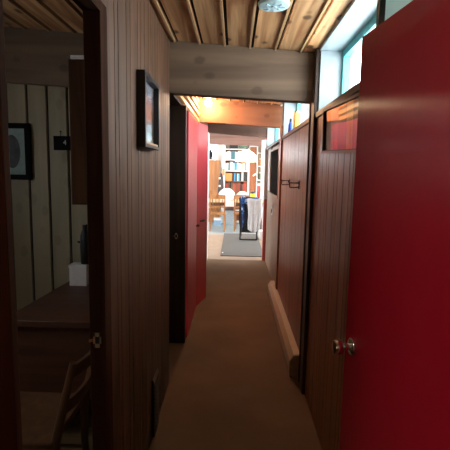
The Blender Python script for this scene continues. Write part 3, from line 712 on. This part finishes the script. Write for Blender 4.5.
# black chair with garments
t = empty('black_chair', (.335, 9.62, 0), 'black sled base chair standing at the end of the grey runner mat', 'chair', rotz=-.06)
for s in (-1, 1):
    MB().tube([(s * .185, -.10, .03), (s * .185, .34, .03), (s * .185, .36, .05), (s * .185, .33, .46)], .015, 10).build('leg', M['black'], t)['label'] = 'black sled side frame'
    MB().tube([(s * .185, -.10, .03), (s * .185, -.10, .44), (s * .19, -.09, .60), (s * .195, -.13, .93)], .016, 10).build('leg', M['black'], t)['label'] = 'black rear upright'
MB().box(-.19, .19, -.115, -.085, .018, .042).build('floor_bar', M['black'], t); MB().box(-.19, .19, -.115, -.085, .19, .215).build('cross_bar', M['black'], t)
MB().box(-.215, .215, -.10, .35, .44, .49).build('seat', M['blackcloth'], t, bevel=.015)
MB().box(-.215, .215, -.145, -.095, .52, .93).build('backrest', M['blackcloth'], t, bevel=.015)
def drape(name, x0, x1, y, ztop, zf, zb, half, mat, loc, seed, rz=0, amp=.018, sag=.05):
    """a garment hung over a chair back: front hangs to zf, rear to zb"""
    rnd = random.Random(seed); ph = [rnd.uniform(0, 6.28) for _ in range(6)]
    prof = []
    n1 = 14
    for i in range(n1): prof.append((y - half, zf + (ztop - .03 - zf) * i / (n1 - 1), 1 - i / (n1 - 1)))
    for i in range(1, 8):
        a = PI * i / 8; prof.append((y - half * math.cos(a), ztop - .03 + .03 * math.sin(a), 0))
    for i in range(n1): prof.append((y + half, ztop - .03 - (ztop - .03 - zb) * i / (n1 - 1), i / (n1 - 1)))
    nx = 26; vs = []; fs = []
    for i in range(nx):
        u = i / (nx - 1)
        for py, pz, k in prof:
            x = x0 + (x1 - x0) * u
            w = math.sin(u * 17 + ph[0] + pz * 3) * .6 + math.sin(u * 31 + ph[1] - pz * 5) * .35
            sgn = -1 if py < y else 1
            xo = (u - .5) * (-.05) * k + .010 * math.sin(pz * 11 + ph[2])
            vs.append((x + xo, py + sgn * amp * (w + .6) * (.25 + .75 * k), pz - sag * k * (.5 + .5 * math.sin(u * 5.2 + ph[3])) + .008 * math.sin(u * 9 + ph[4])))
    m = len(prof)
    for i in range(nx - 1):
        for j in range(m - 1): fs.append((i * m + j, i * m + j + 1, (i + 1) * m + j + 1, (i + 1) * m + j))
    o = MB().add(vs, fs, 0, True).build(name, mat, None, 0, loc, rz)
    so = o.modifiers.new('thickness', 'SOLIDIFY'); so.thickness = .008; so.offset = 1
    return o
o = drape('black_coat', -.225, .225, -.125, .962, .24, .50, .040, M['blackcloth'], (.335, 9.62, 0), 5, -.06, .012); tag(o, 'long black coat hanging over the back of the black chair', 'coat')
o = drape('patterned_shawl', -.215, .215, -.125, .985, .84, .70, .058, M['bluecloth'], (.335, 9.62, 0), 3, -.06, .014); tag(o, 'blue patterned shawl lying over the top of the black chair back', 'shawl')
o = drape('patterned_scarf', -.165, -.09, -.125, .992, .36, .60, .082, M['bluecloth'], (.335, 9.62, 0), 4, -.06, .012); tag(o, 'narrow blue patterned scarf hanging down beside the light grey jacket', 'scarf')
o = drape('grey_jacket', -.03, .29, -.125, .955, .28, .60, .095, M['greycloth'], (.335, 9.62, 0), 9, -.06, .03, .07); tag(o, 'light grey jacket hanging over the blue shawl on the black chair', 'jacket')

# bookcase with its books
bx0, bx1, by0, by1 = -.385, .405, 12.60, 12.90
t = empty('bookcase', ((bx0 + bx1) / 2, (by0 + by1) / 2, 0), 'tall white bookcase against the far dining room wall', 'bookcase')
hw = (bx1 - bx0) / 2; hd = (by1 - by0) / 2
MB().box(-hw, -hw + .095, -hd, hd, 0, 2.30).build('side_panel', M['white'], t); MB().box(hw - .03, hw, -hd, hd, 0, 2.20).build('side_panel', M['white'], t)
MB().box(-hw + .095, hw - .03, hd - .015, hd, 0, 2.20).build('back_panel', M['brownwood'], t)
SH = [.06, .40, .68, .965, 1.255, 1.555, 1.872, 2.18]
for z in SH: MB().box(-hw + .095, hw - .03, -hd, hd - .015, z - .025, z).build('shelf', M['white'] if z != .965 and z != 1.255 else M['oak'], t)
cols = {'white': (.80, .80, .78), 'teal': (.06, .17, .20), 'grey': (.42, .46, .48), 'blue': (.05, .28, .55), 'pale blue': (.45, .62, .75), 'cream': (.78, .72, .60), 'orange': (.70, .25, .08), 'red': (.35, .04, .03), 'brown': (.17, .06, .03), 'black': (.02, .02, .022), 'green': (.10, .16, .10)}
bookm = {k: flat('book_' + k.replace(' ', '_'), v, .55) for k, v in cols.items()}
bmesh_cache = {}
rownames = {7: 'top of the white bookcase', 6: 'uppermost tall shelf of the white bookcase', 5: 'second tall shelf of the white bookcase', 4: 'third tall shelf of the white bookcase', 3: 'low shelf of the white bookcase'}
def book(x, z, wd, hgt, col, row, n):
    key = (col, round(wd, 3), round(hgt, 3))
    lab = '%s spined book on the %s' % (col, rownames[row])
    r = empty('book', (x, 12.62, z), lab, 'book', '%s books on the %s' % (col, rownames[row]))
    dp = .20
    cv = MB(); cv.box(0, .004, 0, dp, 0, hgt); cv.box(wd - .004, wd, 0, dp, 0, hgt); cv.box(.004, wd - .004, 0, .006, 0, hgt)
    cv.build('cover', bookm[col], r); MB().box(.004, wd - .004, .006, dp - .006, .005, hgt - .006).build('pages', M['paper'], r)
rows = {6: ['white', 'white', 'white', 'grey', 'teal', 'teal', 'teal', 'white', 'white', 'cream', 'orange', 'cream', 'white', 'white', 'white', 'grey'],
        5: ['grey', 'white', 'teal', 'grey', 'white', 'pale blue', 'blue', 'blue', 'pale blue', 'white', 'white', 'orange', 'white', 'cream', 'orange', 'white'],
        4: ['black', 'blue', 'black', 'pale blue', 'blue', 'black', 'grey', 'black', 'black'],
        3: ['brown', 'red', 'brown', 'black', 'brown', 'green', 'red', 'brown', 'brown', 'red', 'black', 'brown', 'red', 'brown']}
start = {6: bx0 + .10, 5: bx0 + .10, 4: bx0 + .32, 3: bx0 + .10}
for row, cl in rows.items():
    x = start[row]; rnd = random.Random(row); avail = bx1 - .035 - x; ws = [rnd.uniform(.7, 1.3) for _ in cl]; s = sum(ws)
    for i, (c, w_) in enumerate(zip(cl, ws)):
        wd = avail * w_ / s; book(x, SH[row - 1 + 1 - 1] if False else {6: 1.872, 5: 1.555, 4: 1.255, 3: .965}[row], wd - .002, rnd.uniform(.20, .265), c, row, i); x += wd
o = MB().box(bx0 + .105, bx0 + .305, 12.61, 12.82, 1.2555, 1.47).build('storage_box', M['orange'], bevel=.003); tag(o, 'orange storage box on the third tall shelf of the bookcase', 'box')
for i, (xa, xb, c) in enumerate([(bx0 + .22, bx0 + .46, 'black'), (bx0 + .48, bx1 - .05, 'green')]):
    o = MB().box(xa, xb, 12.62, 12.84, 2.1805, 2.28).build('file_box', bookm[c], bevel=.003); tag(o, ['black file box lying on top of the bookcase', 'dark green file box lying on top of the bookcase'][i], 'box')
o = MB().box(bx0 + .0, bx0 + .19, 12.62, 12.84, 2.301, 2.385).build('white_carton', M['paper'], bevel=.003); tag(o, 'white carton on the bookcase corner above the wide side panel', 'box')
o = MB().box(bx0 + .0, bx0 + .02, 12.585, 12.598, 1.33, 1.55)
o = MB().tube([(-.335, 12.585, 1.42), (-.335, 12.585, 1.60)], [.04, .035], 14).build('orange_cloth', M['orange']); tag(o, 'orange cloth hanging on the wide side of the bookcase', 'cloth')

# tall brown cabinet right of the bookcase, narrow white shelf after it
t = empty('tall_cabinet', (.52, 12.75, 0), 'tall brown cabinet between the bookcase and the narrow white shelf', 'cabinet')
MB().box(-.11, .105, -.15, .15, 0, 2.28).build('body', M['white'], t); MB().box(-.095, .095, -.168, -.151, .05, 1.98).build('door', M['brownwood'], t, bevel=.003)
MB().box(-.095, .095, -.165, -.151, 2.02, 2.24).build('upper_door', M['brownwood'], t, bevel=.003); MB().cyl((-.07, -.168, 1.1), (-.07, -.19, 1.1), .012, n=10).build('knob', M['brass'], t)
o = MB().box(-.055, .055, -.004, 0, -.02, .02, 0, Matrix.Rotation(-.7, 4, 'Y')).build('paper_note', M['paper'], None, 0, (.565, 12.578, 1.44)); tag(o, 'slanted white paper note on the tall brown cabinet', 'paper')
t = empty('shelf_unit', (.73, 12.70, 0), 'narrow white open shelf right of the tall brown cabinet', 'shelf')
MB().box(-.10, -.08, -.15, .15, 0, 2.30).build('side_panel', M['white'], t); MB().box(.10, .12, -.15, .15, 0, 2.30).build('side_panel', M['white'], t); MB().box(-.08, .10, .14, .15, 0, 2.30).build('back_panel', M['cream'], t)
for z in (.5, .9, 1.3, 1.7, 2.08, 2.29): MB().box(-.08, .10, -.15, .14, z - .02, z).build('shelf', M['white'], t)
for z, c, l in ((1.7, 'orange', 'orange jar on the upper bay of the narrow white shelf'), (1.3, 'green', 'green jar on the middle bay of the narrow white shelf'), (.9, 'cream', 'cream jar on the lower bay of the narrow white shelf')):
    t = empty('jar', (.74, 12.66, z), l, 'jar')
    MB().lathe([(0, 0), (.05, 0), (.055, .02), (.055, .16), (.035, .19), (0, .19)], 18).build('body', bookm[c], t); MB().lathe([(0, .19), (.038, .19), (.038, .215), (0, .215)], 16).build('lid', M['white'], t)

# wood panel under the far window, dark coat and bag
o = MB().box(-1.8, -.44, 12.88, 12.949, 0, 1.84).build('wall_far.001', M['orangewood']); struct(o, 'orange wood panelling under the bright far window', 'wall')
t = empty('hanging_bag', (-.735, 12.86, 1.85), 'dark bag hanging before the bright far window', 'bag')
MB().lathe([(0, .02), (.05, .03), (.075, .12), (.06, .22), (.03, .30), (.012, .34), (0, .34)], 16, Matrix.Diagonal((1, .5, 1, 1))).build('bag', M['blackcloth'], t); MB().tube([(0, 0, .33), (0, 0, .50)], .008, 8).build('strap', M['blackcloth'], t)
t = empty('potted_plant', (-.60, 12.83, 1.842), 'tiny green potted plant on the far window sill', 'plant')
MB().lathe([(0, 0), (.025, 0), (.032, .05), (0, .05)], 14).build('pot', M['white'], t)
mb = MB(); rnd = random.Random(4)
for i in range(14):
    a = rnd.uniform(0, 6.28); r = rnd.uniform(.02, .045); h = rnd.uniform(.08, .13)
    mb.tube([(0, 0, .045), (r * .5 * math.cos(a), r * .5 * math.sin(a), h * .7), (r * math.cos(a), r * math.sin(a), h)], [.004, .009, .002], 5)
mb.build('foliage', flat('plant_green', (.06, .16, .05), .6), t)
t = empty('coat', (-.40, 12.50, 0), 'dark coat hanging beside the white bookcase', 'coat')
t.location = (-.40, 12.52, .88)
MB().lathe([(0, 0), (.075, .0), (.085, .1), (.075, .3), (.06, .48), (.03, .56), (.012, .60), (0, .60)], 18, Matrix.Diagonal((1, .55, 1, 1))).build('coat', flat('dark_grey_coat', (.06, .055, .06), .9), t); MB().tube([(0, 0, .58), (0, .02, .66), (0, .08, .67)], .006, 8).build('hanger_hook', M['chrome'], t)
for zz in (.2, .42): MB().box(-.06, -.01, -.056, -.04, zz, zz + .05).build('white_patch', M['paper'], t)

# pendant lamp over the table
t = empty('pendant_lamp', (.295, 11.55, 2.46), 'white dome pendant lamp glowing over the dining table', 'lamp')
MB().lathe([(.275, -.66), (.285, -.655), (.28, -.61), (.25, -.53), (.19, -.45), (.11, -.395), (.04, -.375), (.04, -.365), (.115, -.385), (.20, -.44), (.262, -.525), (.292, -.61), (.298, -.66)], 36).build('lamp_shade', M['lampwhite'], t)
MB().tube([(0, 0, -.38), (0, 0, -.005)], .006, 8).build('cord', M['black'], t); MB().lathe([(0, -.02), (.05, -.02), (.05, 0), (0, 0)], 18).build('ceiling_rose', M['white'], t)

# bundles, tins and bag on the table
def bundle(loc, r, sx, sy, sz, mat, label, seed):
    rnd = random.Random(seed); mb = MB(); n, k = 22, 12; vs = []; fs = []
    ph = [rnd.uniform(0, 6) for _ in range(4)]
    for i in range(k + 1):
        th = PI * i / k
        for q in range(n):
            f = 2 * PI * q / n; d = 1 + .10 * math.sin(3 * f + ph[0]) * math.sin(th) + .05 * math.sin(5 * f + 4 * th + ph[1]) * math.sin(th)
            z = -math.cos(th) * d; z = max(z, -.72)
            vs.append((r * sx * math.sin(th) * math.cos(f) * d, r * sy * math.sin(th) * math.sin(f) * d, (z + .72) * r * sz))
    for i in range(k):
        for q in range(n): fs.append((i * n + q, i * n + (q + 1) % n, (i + 1) * n + (q + 1) % n, (i + 1) * n + q))
    mb.add(vs, fs, 0, True); t = empty('cloth_bundle', loc, label, 'bundle')
    mb.build('bundle', mat, t); MB().tube([(r * sx * .2, -r * sy * .5, 1.45 * r * sz), (r * sx * .35, -r * sy * .75, 1.30 * r * sz), (r * sx * .5, -r * sy * .9, 1.05 * r * sz)], [.012, .02, .012], 8).build('fold', mat, t)
bundle((-.20, 11.62, .7505), .20, 1.05, .8, .95, M['paper'], 'white cloth bundle on the dining table before the bookcase', 2)
bundle((.22, 11.70, .7505), .17, 1.0, .8, .85, M['greycloth'], 'pale grey cloth bundle on the dining table beside the white one', 5)
o = MB().box(-.235, .035, 11.195, 11.47, .7505, .7535)
o.box(-.235, .035, 11.189, 11.195, .62, .7535); o = o.build('white_cloth', M['paper']); tag(o, 'white cloth hanging over the table edge', 'cloth')
t = empty('yellow_canister', (.49, 11.42, .7505), 'yellow canister with black lid on the dining table', 'canister')
MB().lathe([(0, 0), (.065, 0), (.068, .01), (.068, .21), (0, .21)], 20).build('body', M['yellow'], t); MB().lathe([(0, .208), (.07, .208), (.07, .265), (.05, .28), (0, .28)], 20).build('lid', M['black'], t)
t = empty('red_canister', (.66, 11.50, .7505), 'tall red canister beside the yellow canister on the table', 'canister')
MB().lathe([(0, 0), (.055, 0), (.06, .02), (.06, .36), (.03, .42), (0, .42)], 20).build('body', M['redplastic'], t); MB().lathe([(0, .415), (.035, .415), (.035, .47), (0, .47)], 16).build('cap', M['white'], t)
t = empty('storage_bin', (-.13, 12.38, 0), 'grey blue plastic bin on the floor under the table', 'bin')
MB().prism([(-.125, 0), (.125, 0), (.145, .42), (-.145, .42)], -.12, .12, 1).build('body', M['greybox'], t, bevel=.006); MB().box(-.155, .155, -.14, .13, .42, .45).build('lid', flat('darker_grey_lid', (.10, .10, .12), .5), t, bevel=.005)
t = empty('shoe_box', (-.47, 12.25, 0), 'white and blue box on the floor under the table end', 'box')
MB().box(-.10, .10, -.09, .09, 0, .14).build('body', flat('blue_card', (.25, .38, .52), .6), t, bevel=.003); MB().box(-.105, .105, -.095, .095, .14, .20).build('lid', M['paper'], t, bevel=.003)
o = MB().box(.585, .70, 9.75, 10.05, 0, .19).build('white_crate', M['white'], bevel=.006); tag(o, 'low white crate on the floor behind the draped black chair', 'crate')

# dark framed board and the switch on the pale wood wall
t = empty('notice_board', (XR + .035, 6.0, 1.22), 'tall dark framed board on the pale wood wall beyond the orange beam', 'board')
mb = MB(); w, h, f = .62, .66, .03
mb.box(-.03, -.001, -w, w, 0, f); mb.box(-.03, -.001, -w, w, h - f, h); mb.box(-.03, -.001, -w, -w + f, f, h - f); mb.box(-.03, -.001, w - f, w, f, h - f); mb.build('frame', M['panel_far'], t, bevel=.002)
MB().box(-.014, -.001, -w + f, w - f, f, h - f).build('board', flat('dark_board', (.012, .014, .013), .95, spec=.1), t)
t = empty('light_switch', (XR + .035, 6.35, .98), 'small white light switch plate with a dark toggle under the dark board', 'switch')
MB().box(-.007, -.0005, -.06, .06, -.06, .06).build('plate', M['white'], t, bevel=.002); MB().box(-.016, -.006, -.015, .02, -.025, .025).build('toggle', M['black'], t)
o = MB().box(XR + .023, XR + .034, 6.80, 7.25, 1.25, 1.95).build('pinned_paper', M['paper']); tag(o, 'white papers pinned on the wood wall past the dark board', 'paper')

# ---------------------------------------------------------------- light
w = bpy.data.worlds.new('sky'); S.world = w; w.use_nodes = True
bg = w.node_tree.nodes['Background']; bg.inputs['Color'].default_value = (.93, .98, 1.0, 1); bg.inputs['Strength'].default_value = 17.0
def portal(name, loc, rot, sx, sy):
    l = bpy.data.lights.new(name, 'AREA'); l.shape = 'RECTANGLE'; l.size = sx; l.size_y = sy; l.cycles.is_portal = True
    o = bpy.data.objects.new(name, l); COL.objects.link(o); o.location = loc; o.rotation_euler = rot
for y0, y1 in [(1.72, 2.885), (3.095, 4.93), (5.08, 7.42)]:
    portal('window_daylight', (.73, (y0 + y1) / 2, 2.14), (0, PI / 2, 0), .40, y1 - y0)
portal('window_daylight', (-1.12, 13.03, 2.1), (-PI / 2, 0, 0), 1.25, .5)
portal('window_daylight', (-3.27, 10.25, 1.5), (0, -PI / 2, 0), 1.6, 3.9)
portal('window_daylight', (-2.31, 1.525, 1.675), (0, -PI / 2, 0), .45, .65)  # sky through the added side room window
portal('window_daylight', (-1.69, -1.31, 1.825), (0, -PI / 2, 0), 1.15, .82)  # sky through the added lobby window
portal('window_daylight', (2.87, 10.4, 1.5), (0, PI / 2, 0), 1.6, 4.0)

# ---------------------------------------------------------------- camera
F = 430.0
yc = Vector((10 / F, 55 / F, -1)).normalized()
zc = Vector((.021, 1, 0)); zc = (zc - yc * zc.dot(yc)).normalized()
xc = yc.cross(zc)
Rm = Matrix((xc, yc, zc))           # camera -> world
cam = bpy.data.cameras.new('camera'); cam.sensor_width = 36; cam.lens = F / 450 * 36; cam.clip_start = .05
co = bpy.data.objects.new('camera', cam); COL.objects.link(co)
co.matrix_world = Matrix.Translation((0, 0, 1.57)) @ Rm.to_4x4()
S.camera = co
S.view_settings.view_transform = 'Standard'; S.view_settings.look = 'None'; S.view_settings.gamma = 1; S.view_settings.use_curve_mapping = False
for child, par in (('inner_lip', 'frame'), ('louvers', 'cover'), ('top_edge', 'cover'), ('tip', 'wire_loop'), ('white_patch', 'coat'), ('folded_top', 'box'), ('knob', 'door'), ('vent_slots', 'body'), ('test_button', 'body'), ('side_lug', 'body'), ('oval_print', 'mat_board'), ('toggle', 'plate'), ('digit', 'plate'), ('string', 'nail'), ('pink_patch', 'print'), ('latch_plate', 'door_slab')):
    for o in list(S.objects):
        if o.name.split('.')[0] == child and o.parent:
            for q in o.parent.children:
                if q.name.split('.')[0] == par and q is not o: o.parent = q; break
S.view_settings.exposure = 0
S.cycles.use_denoising = True
S.cycles.max_bounces = 14; S.cycles.diffuse_bounces = 8; S.cycles.transparent_max_bounces = 16
